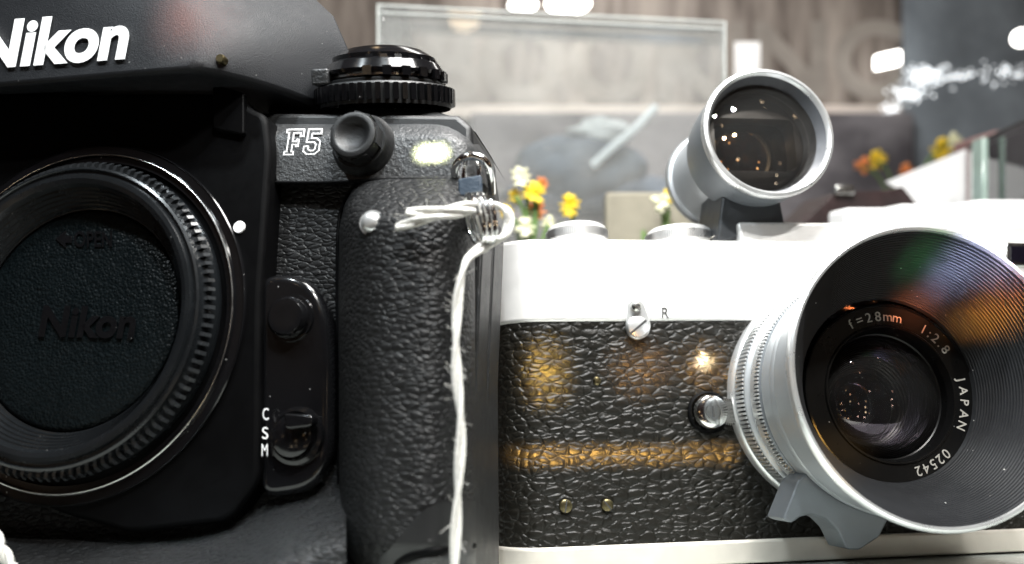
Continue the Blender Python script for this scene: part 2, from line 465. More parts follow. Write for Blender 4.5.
# lens release panel, its button, the focus mode lever
pts = outline_round(N.px([(258, 276), (290, 272), (314, 284), (328, 315), (332, 360), (331, 455), (312, 492), (258, 500)], -22), 16)
rp = obj('release_panel', prism(NB(), pts, -22, 0), 'black_gloss', slr, bevel=7, seg=4)
d = N.unp(290, 318, -24); bm = NB(); lathe(bm, [(20, -21), (19, -24), (17, -24), (16.5, -30), (14, -33), (8, -33.5), (0, -32.5)], d, n=40)
obj('release_button', bm, 'black_gloss', slr)
d = N.unp(296, 436, -24); bm = NB(); lathe(bm, [(23, -21), (22, -26), (19, -27), (17, -26), (16, -32), (12, -34), (0, -34)], d, n=40)
sel = obj('focus_selector', bm, 'black_gloss', slr)
bm = NB(); prism(bm, outline_round(N.px([(284, 413), (314, 415), (313, 427), (286, 430)], -40), 4), -42, -30); obj('lever', bm, 'black_gloss', sel, bevel=2, seg=3)
bm = NB()
for ch, X, Y in (('C', 265.5, 414), ('S', 265, 433), ('M', 264.5, 450)):
    flat_text(bm, N, ch, X - 2.8, X + 3.2, Y - 6, Y + 6, -30, hgt=.8, bold=.0)
for v in bm.verts: pass
obj('lettering', bm, 'white', slr)
d = N.unp(277, 443, -24); obj('index_dot', lathe(NB(), [(0, -25.5), (2.4, -25.2), (2.6, -24), (2.6, -20)], d, n=16), 'white', slr)
# grip
XL = [(176, 372), (182, 360), (190, 352), (205, 344), (230, 339), (300, 338), (480, 339), (530, 341), (552, 347), (566, 356), (620, 380)]
def grip_c(X, Y, extra=0):
    xl = interp(Y, XL); u = max(0, min(1, (X - xl) / (475 - xl)))
    s = 2 * u - 1
    f = max(0, 1 - abs(s) ** 3.2) ** .5 if s < 0 else max(0, 1 - abs(s) ** 2.6) ** .5
    hh = 74 * max(0, min(1, (Y - 174) / 46)) ** .5
    if Y > 545: hh *= max(.75, 1 - (Y - 545) / 180)
    return -5 - hh * f - extra
bm = NB(); rows = []
for Y in [176, 177, 179, 182, 186] + [190 + 6 * i for i in range(72)]:
    xl = interp(Y, XL)
    row = []
    for j in range(37):
        u = .5 - .5 * math.cos(PI * j / 36)
        X = xl + (475 - xl) * u
        row.append(N.unp(X, Y, grip_c(X, Y)))
    rows.append(row)
sheet(bm, rows); grip_tree = bvh(bm); grip = obj('grip', bm, 'leather_fine', slr, smooth=60)
# dark seam round the grip
bm = NB(); tube(bm, smooth_path([N.unp(interp(Y, XL) - 1, Y, -6) for Y in (177, 182, 190, 205, 230, 300, 400, 500, 530, 552, 566)], 5), 1.5, 8)
obj('seam', bm, 'black_dull', grip)
bm = NB(); tube(bm, smooth_path([N.unp(276, 182.5, -15), N.unp(330, 182.5, -16), N.unp(352, 181.5, -19), N.unp(380, 180, -24), N.unp(410, 179.5, -28), N.unp(450, 180, -24), N.unp(474, 181, -12)], 5), 1.6, 8); obj('seam', bm, 'black_dull', slr)
# smooth base of the grip
EDGE = [(500, 448), (503, 436), (512, 420), (530, 404), (548, 390), (562, 376), (600, 350)]
bm = NB(); rows = []
for i in range(30):
    Y = 501 + i * 4; xl = interp(Y, EDGE); row = []
    for j in range(25):
        X = xl + (476 - xl) * j / 24; row.append(N.unp(X, Y, grip_c(X, Y, 1.8)))
    rows.append(row)
sheet(bm, rows); obj('grip_base', bm, 'black_satin', slr, smooth=60)
GR = [(392, 575), (400, 561), (420, 553), (446, 549), (474, 546)]
bm = NB(); tube(bm, smooth_path([N.unp(X, Y, grip_c(X, Y, 1.5)) for X, Y in GR], 6), 2.2, 8); obj('groove', bm, 'black_dull', slr)
bm = NB(); rows = []
for i in range(12):
    row = []
    for j in range(20):
        X = 396 + (476 - 396) * j / 19; Y = interp(X, [(392, 575), (400, 563), (420, 556), (446, 552), (476, 549)]) + i * 4
        row.append(N.unp(X, Y, grip_c(X, Y, 5 if i else 2)))
    rows.append(row)
sheet(bm, rows); obj('battery_cover', bm, 'shell', slr, smooth=60)
# side of the body: rails, bottom cover with its mark
sx = N.unp(473, 300, 0).x
zt, zb = N.unp(473, 195, 0).z, N.unp(473, 500, 0).z
bm = NB(); box(bm, sx - 2, sx + 4, 8, 44, zb, zt); obj('side_rail', bm, 'black_satin', slr, bevel=2, seg=3)
bm = NB(); box(bm, sx - 2, sx + 4, 52, 92, zb, zt - 6); obj('side_rail', bm, 'black_satin', slr, bevel=2, seg=3)
pts = [(sx - 4, N.unp(473, 548, 0).z), (sx + 5, N.unp(473, 548, 0).z), (sx + 5, zb - 150), (sx - 4, zb - 150)]
bm = NB(); prism(bm, pts, 2, 96); sc_ = obj('side_cover', bm, 'shell', slr, bevel=2, seg=2)
bm = NB()
def strokes(lines, r, c=None, Fm=N, dx=0):
    for ln in lines:
        tube(bm, smooth_path([Vector((sx + 5.6, c0 + 30 + (X - 484) * 3.2, Fm.unp(X, Y, 30).z)) for X, Y in ln], 4), r, 6)
c0 = 20
strokes([[(481, 540), (480.5, 545), (481, 549)], [(481, 541), (483, 543), (481.3, 545), (484, 547), (481.5, 549.5)], [(487, 547), (488, 549), (490, 548), (490.5, 551), (491.5, 555)]], .7)
obj('lettering', bm, 'white', sc_)
# badge, outlined letters
Fp = [(0, 0), (9, 0), (9, 3), (7, 3), (7, 10), (11, 10), (11, 8), (13, 8), (13, 15), (11, 15), (11, 13), (7, 13), (7, 21.5), (14, 21.5), (14, 18), (17, 18), (17, 25), (0, 25), (0, 22), (2.3, 22), (2.3, 3), (0, 3)]
Vp = [(2, 25), (15, 25), (15, 20.5), (6, 20.5), (6, 15.8), (11, 15.8), (15, 12.5), (15, 3.5), (11, 0), (3, 0), (-.5, 3), (-.5, 8), (3.8, 8), (4, 5), (6, 3.6), (9, 3.6), (11, 5.5), (11, 10), (9, 12), (1.5, 12)]
bm = NB()
for P, X0 in ((Fp, 284), (Vp, 303.5)):
    q = [N.unp(X0 + u + v * .14, 155 - v - (X0 + u - 284) * .02, -14.6) for u, v in P]
    for i in range(len(q)):
        a, b = q[i], q[(i + 1) % len(q)]; dd = (b - a).normalized() * .5
        tube(bm, [a - dd, b + dd], .82, 6)
obj('badge', bm, 'white', slr)
# sync terminal with its screwed cap
d = N.unp(364, 146, -14); bm = NB(); lathe(bm, [(27, -12), (27, -16), (24, -20), (23, -26), (18, -26)], d, n=48)
st = obj('sync_terminal', bm, 'black_satin', slr)
d2 = (d.x, 0, d.z); bm = NB()
lathe(bm, [(20, -20), (20, -37), (19, -40), (16, -41), (14, -40.5), (11, -37), (6, -35), (0, -34.5)], d2, n=48); knurl(bm, 19, 21.5, -26, -38, d2, 5, .55)
obj('cap', bm, 'black_satin', st, smooth=50)
# metal pin on the grip
p, n_ = hit(grip_tree, N, 371, 222)
bm = NB(); lathe(bm, [(0, p.y - 4.5), (3, p.y - 4.3), (6, p.y - 3), (7.8, p.y - .5), (8, p.y + 2), (9.8, p.y + 2), (9.8, p.y + 9)], p, n=32)
obj('metal_pin', bm, 'alloy_light', slr)
# mode dial on the shoulder
def tobj(name, bm, *a, **k):
    piv = Vector((d.x, d.y, d.z)); m = Matrix.Rotation(math.radians(18), 3, 'X')
    for v in bm.verts: v.co = piv + m @ (v.co - piv)
    return obj(name, bm, *a, **k)
d = N.unp(386, 108, 46)
bm = NB(); lathe(bm, [(59.5, -2), (59.5, 15), (58, 17), (54, 18), (54, 20), (51, 22), (50, 24), (0, 24)], d, 'z', 72)
dial = tobj('mode_dial', bm, 'black_satin', slr)
bm = NB(); knurl(bm, 57, 64, 1, 15, d, 52, .55, 'z'); tobj('knurled_ring', bm, 'black_gloss', dial, smooth=0)
bm = NB(); lathe(bm, [(50.5, 22), (50.5, 27), (49, 28)], d, 'z', 72); tobj('silver_ring', bm, 'steel', dial)
bm = NB(); lathe(bm, [(47, 24), (55, 26), (56, 29), (51, 37), (47, 39), (47, 41), (47, 43), (36, 50), (28, 52), (0, 53)], d, 'z', 40)
knurl(bm, 44, 57.5, 22, 30, d, 9, .45, 'z', a0=-1.5, a1=1.2); knurl(bm, 36, 51.5, 30, 41, d, 12, .5, 'z', r0b=36, r1b=48, a0=-1.5, a1=1.6)
tobj('dial_cap', bm, 'black_gloss', dial, smooth=30)
bm = NB(); box(bm, d.x - 52, d.x - 36, d.y - 46, d.y - 28, 17, 31, Matrix.Translation((0, 0, d.z))); tobj('lock_button', bm, 'shell', dial, bevel=2, seg=3)
# strap lug, split ring
LC = -30
bm = NB(); tube(bm, smooth_path([N.unp(X, Y, c) for X, Y, c in ((459, 196, -10), (455, 176, -24), (457, 163, -32), (466, 157, -36), (478, 157, -36), (487, 164, -32), (491, 178, -20), (492, 192, 0))], 6), 3.4, 12)
obj('strap_lug', bm, 'chrome', slr)
bm = NB(); tube(bm, smooth_path([N.unp(X, Y, -26) for X, Y in ((466, 160), (464, 175), (467, 190), (476, 190), (479, 172), (477, 161))], 6), 2.2, 10); obj('inner_loop', bm, 'chrome', slr)
bm = NB(); prism(bm, outline_round(N.px([(458, 179), (481, 175), (482, 193), (459, 197)], -38), 2), -39, -33); obj('lug_cover', bm, 'blue_tag', slr, bevel=1.2)
bm = NB(); path = []
o = N.unp(479, 219, -58)
for i in range(112):
    a = 2 * PI * i / 36; t = i / 36 - 1.5
    path.append(o + Vector((math.cos(a) * 8 + t * 4.2 - math.sin(a) * 5, -math.cos(a) * 13 - t, math.sin(a) * 19)))
tube(bm, path, 1.9, 10); obj('split_ring', bm, 'chrome', slr)
# ------------------------------------------------------------------ string
def yarn(bm, pts, rad=3.0, turns=.05, strands=3, fuzz=0):
    P = smooth_path(pts, 14); L = 0; A = [[] for _ in range(strands)]
    u = None
    for i, p in enumerate(P):
        t = (P[min(len(P) - 1, i + 1)] - P[max(0, i - 1)]).normalized()
        if u is None: u = t.orthogonal().normalized()
        u = (u - t * u.dot(t)).normalized(); w = t.cross(u)
        if i: L += (p - P[i - 1]).length
        for k in range(strands):
            a = L * turns * 2 * PI + 2 * PI * k / strands
            A[k].append(p + (u * math.cos(a) + w * math.sin(a)) * rad * .6)
    for k in range(strands): tube(bm, A[k], rad * .72, 7)
    for _ in range(fuzz):
        i = random.randrange(1, len(P) - 1); p = P[i]
        dv = Vector((random.uniform(-1, 1), random.uniform(-1, .3), random.uniform(-1, 1))).normalized()
        q = p + dv * rad * .9; e = Vector((random.uniform(-1, 1), random.uniform(-1, .2), random.uniform(-.7, 1)))
        tube(bm, [q, q + (dv + e * .4) * 2.2, q + (dv * 1.2 + e) * random.uniform(3, 5)], .16, 4)
    return bm
def npts(l): return [N.unp(X, Y, c) for X, Y, c in l]
st = thing('price_tag_string', N, 'white twisted cotton string tied to the ring of the black camera, hanging down its grip', 'string')
bm = NB()
yarn(bm, npts([(494, 240, -46), (478, 250, -66), (466, 262, -82), (460, 285, -86), (457, 310, -86), (456, 340, -88), (456.5, 372, -88), (459, 400, -88), (461, 430, -88), (459, 470, -88), (457, 510, -88), (455, 545, -88), (453, 600, -88)]), 2.9, .010, 2, 90)
obj('hanging_strand', bm, 'string', st, smooth=60)
bm = NB()
yarn(bm, npts([(456, 213, -78), (470, 209, -64), (484, 206, -52), (498, 206, -46), (507, 212, -44), (509, 223, -42), (504, 236, -44), (490, 243, -50), (480, 249, -60)]), 3.4, .014, 2, 40)
obj('loop', bm, 'string', st, smooth=60)
bm = NB(); yarn(bm, npts([(397, 227, -90), (415, 222, -92), (440, 216, -90), (468, 212, -74), (482, 211, -56)]), 2.9, .015, 2, 20); obj('loose_end', bm, 'string', st, smooth=60)
bm = NB(); yarn(bm, npts([(407, 212, -92), (425, 212, -92), (450, 209, -86), (470, 206, -72), (484, 207, -56)]), 2.9, .015, 2, 20); obj('loose_end', bm, 'string', st, smooth=60)

# ================================================================== CHROME CAMERA
C = Frame((0, 0, 0), 7, 12)
rf = thing('rangefinder_camera', C, 'silver camera covered in worn black pebbled leather, a wide funnel hood on its lens', 'camera')
def body_plan(off, x0=-18, x1=760, T=132):
    r = 46; p = []
    for k in range(13):
        a = PI / 2 + PI * k / 12
        a = math.radians(270) - PI * k / 12
    p.append((x1, -off)); 
    for k in range(9):
        a = math.radians(270 - 90 * k / 8); p.append((x0 + r + (r + off) * math.cos(a), r + (r + off) * math.sin(a)))
    for k in range(9):
        a = math.radians(180 - 90 * k / 8); p.append((x0 + r + (r + off) * math.cos(a), T - r + (r + off) * math.sin(a)))
    p.append((x1, T + off))
    return p
bm = plan(NB(), body_plan(0), -256, -40); obj('leather_cover', bm, 'leather_old', rf, smooth=50)
tp = obj('top_plate', plan(NB(), body_plan(2), -41, 44.5), 'chrome_satin', rf, bevel=4, seg=4, smooth=50)
bm = NB(); box(bm, 243, 760, 4, 126, 40, 66.5); obj('finder_housing', bm, 'chrome_satin', tp, bevel=4, seg=4)
obj('base_plate', plan(NB(), body_plan(2.5), -277, -255), 'chrome_base', rf, bevel=3, seg=3, smooth=50)
# viewfinder window at the far right
pts = C.px([(1006, 242), (1060, 244), (1060, 268), (1006, 266)], -4)
w = obj('finder_window', prism(NB(), outline_round(pts, 4), -4, 4), 'steel', rf, bevel=1.5)
pts = C.px([(1011, 246), (1055, 248), (1055, 264), (1011, 262)], -5); obj('pane', prism(NB(), pts, -5, 2), 'rear_glass', w)
# dials on top
for X, c, r, h, nm in ((577, 62, 33.5, 31.5, 'rewind_knob'), (679, 60, 37, 28, 'shutter_dial')):
    d = C.unp(X, 240, c); d = Vector((d.x, c, 44))
    bm = NB(); lathe(bm, [(r, -1), (r, h - 7), (r - 1.5, h - 5.5), (r - 2, h - 3), (r - 5, h - 1), (r * .5, h + 2.5), (0, h + 3.5)], d, 'z', 64)
    kn = obj(nm, bm, 'chrome_satin', rf)
    bm = NB(); knurl(bm, r - 1, r + .8, h - 17, h - 7, d, 96, .6, 'z'); obj('knurled_edge', bm, 'dark_steel', kn, smooth=0)
# accessory shoe
pts = C.px([(706, 241), (714, 236), (738, 225), (742, 224), (742, 242)], 40)
obj('accessory_shoe', prism(NB(), pts, 20, 100), 'chrome_base', rf, bevel=1.5)
# rewind lever with slotted screw
pts = outline_round(C.px([(628, 300), (636, 299), (643, 302), (648, 315), (651, 326), (648, 336), (638, 340), (629, 336), (626, 326), (627.5, 312)], -6), 4)
lv = obj('rewind_lever', prism(NB(), pts, -7, -1), 'alloy_light', rf, bevel=1.2)
def slotted(X, Y, r, c, ang, mname, parent, F=C, h=3):
    d = F.unp(X, Y, c); bm = NB(); n = 32
    lathe(bm, [(0, c - h), (r * .7, c - h), (r * .93, c - h * .7), (r, c - h * .2), (r, c + 3)], d, n=n)
    o = obj('screw', bm, mname, parent)
    bm = NB(); mt = Matrix.Translation((d.x, 0, d.z)) @ Matrix.Rotation(math.radians(-ang), 4, 'Y')
    box(bm, -r * .92, r * .92, c - h - .25, c - h * .6, -r * .1, r * .1, mt); obj('slot', bm, 'ink', o, smooth=0)
    return o
d = C.unp(638, 327, -9); slotted(638, 327, 11, -8, 38, 'alloy_light', rf)
d = C.unp(636, 307, -9); obj('lever_knob', lathe(NB(), [(0, -15), (3, -14.5), (5, -12), (5, -6)], d, n=24), 'steel', rf)
bm = NB(); flat_text(bm, C, 'R', 662, 669, 307.5, 318, -2.2, hgt=.5); obj('lettering', bm, 'ink', tp)
# screws in the leather
slotted(565.5, 506, 6.5, -1, 80, 'brass', rf); slotted(607, 505, 6, -1, -52, 'brass', rf)
d = C.unp(597, 381, 0); obj('screw', lathe(NB(), [(0, -2.5), (2.5, -2.2), (4.2, -.5), (4.2, 3)], d, n=20), 'brass', rf)
# lens release button
d = C.unp(710, 412, -6); bm = NB(); lathe(bm, [(21, 1), (21, -3), (19, -4), (18.5, -2)], d, n=48); rb = obj('lens_release', bm, 'black_dull', rf)
bm = NB(); lathe(bm, [(17, 1), (17, -10), (15.5, -13), (12, -14.5), (7.5, -14.8), (7.5, -13.6), (7, -13.6), (7, -15.2), (0, -15.4)], d, n=48)
obj('button', bm, 'chrome', rb)
bm = NB(); box(bm, d.x - .8, d.x + .8, -16, -15, d.z - 5.5, d.z + 5.5); obj('slot', bm, 'ink', rb, smooth=0)
bm = NB(); d3 = C.unp(729, 412, -8); lathe(bm, [(0, -10), (11, -10), (12, -8), (12, 1)], d3, n=40); knurl(bm, 11, 13, -10, 0, d3, 36, .5); obj('ratchet_wheel', bm, 'steel', rb)

# ------------------------------------------------------------------ lens
lc = C.unp(834, 397, 0)
def axis_shift(c):
    if c < -100: t = (-100 - c) / 78; return -6 * t, 6.5 * t
    return 0, 0
def inner_shift(c):
    t = max(0, min(1, (c + 90) / 60)); return 3 + 6 * t, -4 - 7 * t
lens = bpy.data.objects.new('lens', None); COL.objects.link(lens); lens.parent = rf; lens.empty_display_size = .01
def lat(name, prof, m, parent=lens, n=144, **kw):
    bm = lathe(NB(), prof, lc, n=n); f = inner_shift if name in INNER else axis_shift
    for v in bm.verts:
        dx, dz = f(v.co.y); v.co.x += dx; v.co.z += dz
    return obj(name, bm, m, parent, **kw)
INNER = ('name_ring', 'lens_barrel', 'rear_element', 'front_element')
lat('mount_flange', [(113, 2), (113, -9), (111, -12), (109.5, -13)], 'alloy_light')
o = lat('aperture_ring', [(109, -12), (110.5, -13), (110.5, -16), (107, -17), (107, -33), (110, -34), (110, -37), (108, -39), (103, -40)], 'alloy')
bm = NB(); knurl(bm, 105, 111.2, -16.5, -33.5, lc, 170, .55); obj('knurling', bm, 'alloy_light', lens, smooth=0)
lat('inner_sleeve', [(106.8, -16), (107.3, -17), (107.3, -33), (103, -42), (103, -54), (104.6, -55), (104.6, -66)], 'black_dull')
lat('scale_ring', [(103, -41), (107, -42), (108, -51), (107, -53), (103, -54)], 'alloy_light')
bm = NB(); lathe(bm, [(103, -54.5), (108, -55), (108, -56.5), (105.4, -57), (105.4, -64), (108, -64.5), (107, -67), (103, -68)], lc, n=144); o = obj('focus_ring', bm, 'alloy_dark', lens)
bm = NB(); knurl(bm, 105, 109.5, -55, -65, lc, 190, .55); obj('knurling', bm, 'alloy_light', lens, smooth=0)
lat('distance_ring', [(103, -68), (107.5, -70), (109, -90), (108.5, -92), (105, -93)], 'alloy')
bm = NB(); lathe(bm, [(105, -94), (111, -95), (112.5, -106), (112, -107.5), (108, -108)], lc, n=144); o = obj('hood_collar', bm, 'alloy', lens)
lat('hood', [(109, -107), (112, -108), (114, -130), (118, -160), (121.5, -168)], 'alloy')
lat('hood_rim', [(121, -167), (124, -169), (124.8, -173), (124, -177), (122, -179), (120, -178.5), (119.5, -175)], 'alloy_light')
prof = []; n = 30
for k in range(n):
    t = k / n; r = lerp(119.5, 82.5, t); c = -175.5 + 76 * (t ** .9)
    t2 = (k + 1) / n; r2 = lerp(119.5, 82.5, t2); c2 = -175.5 + 76 * (t2 ** .9)
    prof += [(r, c), (r2 + .35, c + .3), (r2 + .2, c2)]
prof += [(82, -97)]
lat('hood_lining', prof, 'hood_in', smooth=25)
lat('name_ring', [(83, -96), (82, -98.5), (80.5, -99), (79.8, -97), (63, -96), (62, -97.5), (60.5, -97.5), (59.8, -95), (58.5, -90)], 'lens_black', smooth=25)
bm = NB()
arc_text(bm, 'f=28mm', lc, 71, -96.4, 116, 78, 12.5)
arc_text(bm, '1:2.8', lc, 71, -96.4, 56, 34, 12.5)
arc_text(bm, 'JAPAN', lc, 71, -96.4, 10, -25, 11.5, bold=.01)
arc_text(bm, '02542', lc, 71, -96.4, -50, -76, 12.5)
for v in bm.verts: v.co += Vector((3, 0, -4))
obj('lettering', bm, 'engrave', lens, smooth=0)
prof = [(58.5, -90)]
for k in range(14):
    r = lerp(58, 35, k / 14); c = lerp(-84, -36, k / 14); prof += [(r, c), (r - .3, c + 2.6)]
prof += [(35, -35), (33, -35)]
lat('lens_barrel', prof, 'lens_black', smooth=25)
prof = [(34 * math.sin(a), -30 - 14 * math.cos(a)) for a in [PI / 2 * k / 12 for k in range(12, -1, -1)]]
lat('rear_element', prof, 'rear_glass')
prof = [(58.2 * math.sin(a * .62) / math.sin(.62 * PI / 2), -52 - 48 * math.cos(a * .62)) for a in [PI / 2 * k / 14 for k in range(14, -1, -1)]]
lat('front_element', prof, 'glass')
# finger tab under the focusing ring
pts = C.px([(797, 481), (808, 472), (832, 486), (860, 507), (887, 519), (878, 537), (858, 550), (846, 549), (837, 530), (826, 519), (811, 514), (799, 517), (791, 523), (782, 519)], -88)
ft = obj('finger_tab', prism(NB(), outline_round(pts, 2.5, 3), -90, -56), 'alloy_dark', lens, bevel=2, seg=3)

# ================================================================== CLIP-ON FINDER
f0 = C.unp(769, 132, -34)
fax = Vector((f0.x, 0, f0.z))
fd = thing('viewfinder', C, 'round grey metal viewfinder standing on top of the silver camera', 'viewfinder')
def fl(name, prof, m, parent=fd, dx=0, dz=0, n=112, **kw):
    return obj(name, lathe(NB(), prof, (fax.x + dx, 0, fax.z + dz), n=n), m, parent, **kw)
fl('barrel', [(68.5, -26), (69, -20), (68, 6), (65, 34), (62, 44), (50, 50), (46, 58)], 'alloy_dark')
fl('front_rim', [(68, -24), (70.5, -26), (71.3, -31), (70, -35), (67, -36), (64.5, -34), (63.5, -31)], 'alloy_light')
o = fl('eyepiece_tube', [(46, 56), (51, 64), (54, 86), (57, 104), (58, 128), (52, 136), (0, 136)], 'alloy')
bm = NB(); lathe(bm, [(56, 112), (60, 114), (60, 124), (56, 126)], (fax.x, 0, fax.z), n=112); knurl(bm, 59, 62, 114, 124, (fax.x, 0, fax.z), 120, .5); obj('knurled_ring', bm, 'alloy', fd, smooth=25)
prof = []
for k in range(16):
    t = k / 16; prof += [(lerp(64, 54, t), lerp(-32, 2, t)), (lerp(64, 54, t) - .5, lerp(-32, 2, t) + .4)]
fl('inner_wall', prof, 'finder_wall', smooth=25)
# rectangular mask
bm = NB(); fc = 3; hw, hh = 45, 30; ring = []
oc = (fax.x, fax.z)
ro = []; ri = []
for k in range(64):
    a = 2 * PI * k / 64; ca, sa = math.cos(a), math.sin(a)
    s = min(hw / max(1e-6, abs(ca)), hh / max(1e-6, abs(sa)))
    ro.append((oc[0] + 56 * ca, oc[1] + 56 * sa)); s = min(s, 51); ri.append((oc[0] + s * ca, oc[1] + s * sa))
vo = [bm.verts.new((x, fc, z)) for x, z in ro]; vi = [bm.verts.new((x, fc - 2, z)) for x, z in ri]; vb = [bm.verts.new((x, fc + 26, z)) for x, z in ri]
for i in range(64):
    j = (i + 1) % 64; bm.faces.new((vo[i], vo[j], vi[j], vi[i])); bm.faces.new((vi[i], vi[j], vb[j], vb[i]))
obj('frame_mask', bm, 'finder_mask', fd, smooth=30)
prof = [(56 * math.sin(a * .9) / math.sin(.9 * PI / 2), 34 - 22 * math.cos(a)) for a in [PI / 2 * k / 14 for k in range(14, -1, -1)]]
fl('inner_lens', prof, 'finder_lens')
prof = [(63 * math.sin(a * .5) / math.sin(.5 * PI / 2), 5 - 32 * math.cos(a * .5)) for a in [PI / 2 * k / 14 for k in range(14, -1, -1)]]
fl('front_glass', prof, 'finder_glass')
q0 = fax.z
bm = NB(); pl = [(fax.x - 34, q0 - 40), (fax.x + 26, q0 - 50), (fax.x + 30, 62), (fax.x - 40, 46), (fax.x - 48, 46)]
prism(bm, pl, 10, 84); obj('foot', bm, 'foot_grey', fd, bevel=3, seg=3)

# ================================================================== BACKGROUND
def wp(X, Y, y): return WORLD.unp(X, Y, y)
def wbox(X0, X1, Y0, Y1, y0, y1): 
    a, b = wp(X0, Y1, y0), wp(X1, Y0, y0); bm = NB(); return box(bm, a.x, b.x, y0, y1, a.z, b.z)
M['shelf'] = mat('frosted_shelf', (.5, .53, .5), .25, coat=.5)
M['wall_w'] = mat('shop_wall', (.36, .34, .33), .7, var=.35, var_scale=.0012)
M['board_w'] = plank_mat('board_streaks', (.09, .07, .06), (.42, .37, .33), .006, .0008)
M['cream'] = mat('letter_cream', (.33, .3, .27), .7, var=.2, var_scale=.004)
M['warmcream'] = mat('warm_panel', (.78, .7, .64), .7, var=.2, var_scale=.003)
M['card'] = mat('white_card', (.9, .9, .9), .7, var=.02)
M['blueform'] = mat('blue_form', (.07, .1, .14), .8, var=.6, var_scale=.012, bump=('grain', .03, 6))
M['paleblue'] = mat('pale_blue', (.6, .68, .72), .6, var=.1)
M['darkred'] = mat('dark_case', (.016, .006, .006), .5, var=.5, var_scale=.03)
M['counter'] = plank_mat('counter_planks', (.07, .065, .075), (.27, .26, .28), .0016, .0022)
M['bluedark'] = mat('blue_dark', (.09, .12, .17), .8, var=.4, var_scale=.01)
M['paleblue2'] = mat('pale_grey_blue', (.45, .5, .52), .6, var=.25, var_scale=.01)
M['dullred'] = mat('dull_red', (.3, .17, .16), .6, var=.3, var_scale=.004)
M['olive'] = mat('kraft_box', (.24, .22, .17), .8, var=.2, var_scale=.01)
M['yellow'] = mat('petal_yellow', (.85, .62, .04), .6); M['orange'] = mat('petal_orange', (.75, .27, .08), .6); M['palepetal'] = mat('petal_pale', (.85, .84, .6), .6)
M['leaf'] = mat('leaf_green', (.12, .2, .06), .6)
M['lamp'] = mat('lamp_glow', (.9, .9, .9), .5, emit=((1, .97, .92), 9.0))
M['speck'] = mat('speck_glow', (.9, .9, .9), .5, emit=((.92, .97, 1.0), 2.2))
M['slate'] = plank_mat('slate_tone', (.14, .17, .2), (.3, .34, .37), .0012, .0016)
M['lamp'] = mat('lamp_glow', (.9, .9, .9), .5, emit=((1, .97, .92), 9.0))
M['speck'] = mat('speck_glow', (.9, .9, .9), .5, emit=((.92, .97, 1.0), 2.2))
M['slate'] = mat('slate_blue', (.24, .28, .32), .7, var=.3, var_scale=.003)

tag(obj('shelf', box(NB(), -700, 1200, -330, 420, -12, 0, Matrix.Translation((0, 0, -279)) ), 'shelf', F=Frame((0, 0, 0), 7, 12), bevel=2), None, None, kind='structure')
bm = NB(); a, b = wp(-400, 900, 5200), wp(1500, -500, 5200); box(bm, a.x, b.x, 5200, 5300, a.z, b.z); tag(obj('wall', bm, 'wall_w', F=WORLD), 'mottled grey brown shop wall far behind the cameras', 'wall', kind='structure')

# clear acrylic riser
def slab(bm, P, z0, z1, th):
    """vertical slab over the segment P[0]-P[1] (plan), thickness th"""
    a, b = Vector(P[0]), Vector(P[1]); n = Vector((-(b - a).y, (b - a).x)).normalized() * th
    pl = [a, b, b + n, a + n]
    return plan(bm, [(p.x, p.y) for p in pl], z0, z1)
A_ = wp(378, 5, 700); B_ = wp(725, 24, 800)
bk_ = Vector((B_.x - 10, B_.y + D, 0)).normalized() * 150
zt_ = A_.z
ar = thing('acrylic_riser', WORLD, 'big clear acrylic display box standing behind the two cameras', 'display box')
pA, pB, pC, pD = A_.xy, B_.xy, (B_ + bk_).xy, (A_ + bk_).xy
for nm, P in (('front_panel', (pA, pB)), ('side_panel', (pB, pC)), ('side_panel', (pD, pA))):
    obj(nm, slab(NB(), P, -280, zt_ - 12, 10), 'acrylic', ar, bevel=1)
bm = NB(); plan(bm, [tuple(pA), tuple(pB), tuple(pC), tuple(pD)], zt_ - 11, zt_); obj('top_panel', bm, 'acrylic', ar, bevel=1)
for P, Q in (((pA, zt_), (pB, zt_)), ((pA, zt_ - 14), (pB, zt_ - 14)), ((pA, zt_), (pD, zt_)), ((pB, zt_), (pC, zt_)), ((pA, zt_), (pA, -280)), ((pB, zt_), (pB, -280)), ((pC, zt_), (pC, -280)), ((pD, zt_), (pD, -280))):
    a = Vector((*P[0], P[1])); b = Vector((*Q[0], Q[1])); bm = NB(); tube(bm, [a, b], 2.2, 8); obj('edge', bm, 'acrylic_edge', ar)

# far: warm panelled screen, lettered board, slate panel, both stand-ins for glass reflections
sg = tag(obj('reflection_board', wbox(300, 918, -60, 116, 4500, 4560), 'board_w', F=WORLD), 'long grey brown board with big pale block letters, a stand-in for reflections, far behind the clear box and viewfinder', 'sign')
bm = NB(); flat_text(bm, WORLD, 'BOOKING', 425, 906, 24, 104, 4498, slope=-.01, hgt=3, bold=.03, spacing=1.0); obj('lettering', bm, 'cream', sg)
bm = NB(); a_, b_ = wp(300, 118, 4490), wp(918, 106, 4490); box(bm, a_.x, b_.x, 4470, 4490, a_.z, b_.z); obj('lower_rail', bm, 'warmcream', sg)
tag(obj('shop_counter', wbox(470, 915, 112, 330, 4300, 4700), 'counter', F=WORLD, bevel=20), 'dull grey counter front far below the lettered board', 'counter')
tag(obj('slate_reflection', wbox(906, 1100, -60, 175, 4400, 4460), 'slate', F=WORLD), 'slate blue panel standing in for a grey blue reflection, right of the lettered board', 'partition')
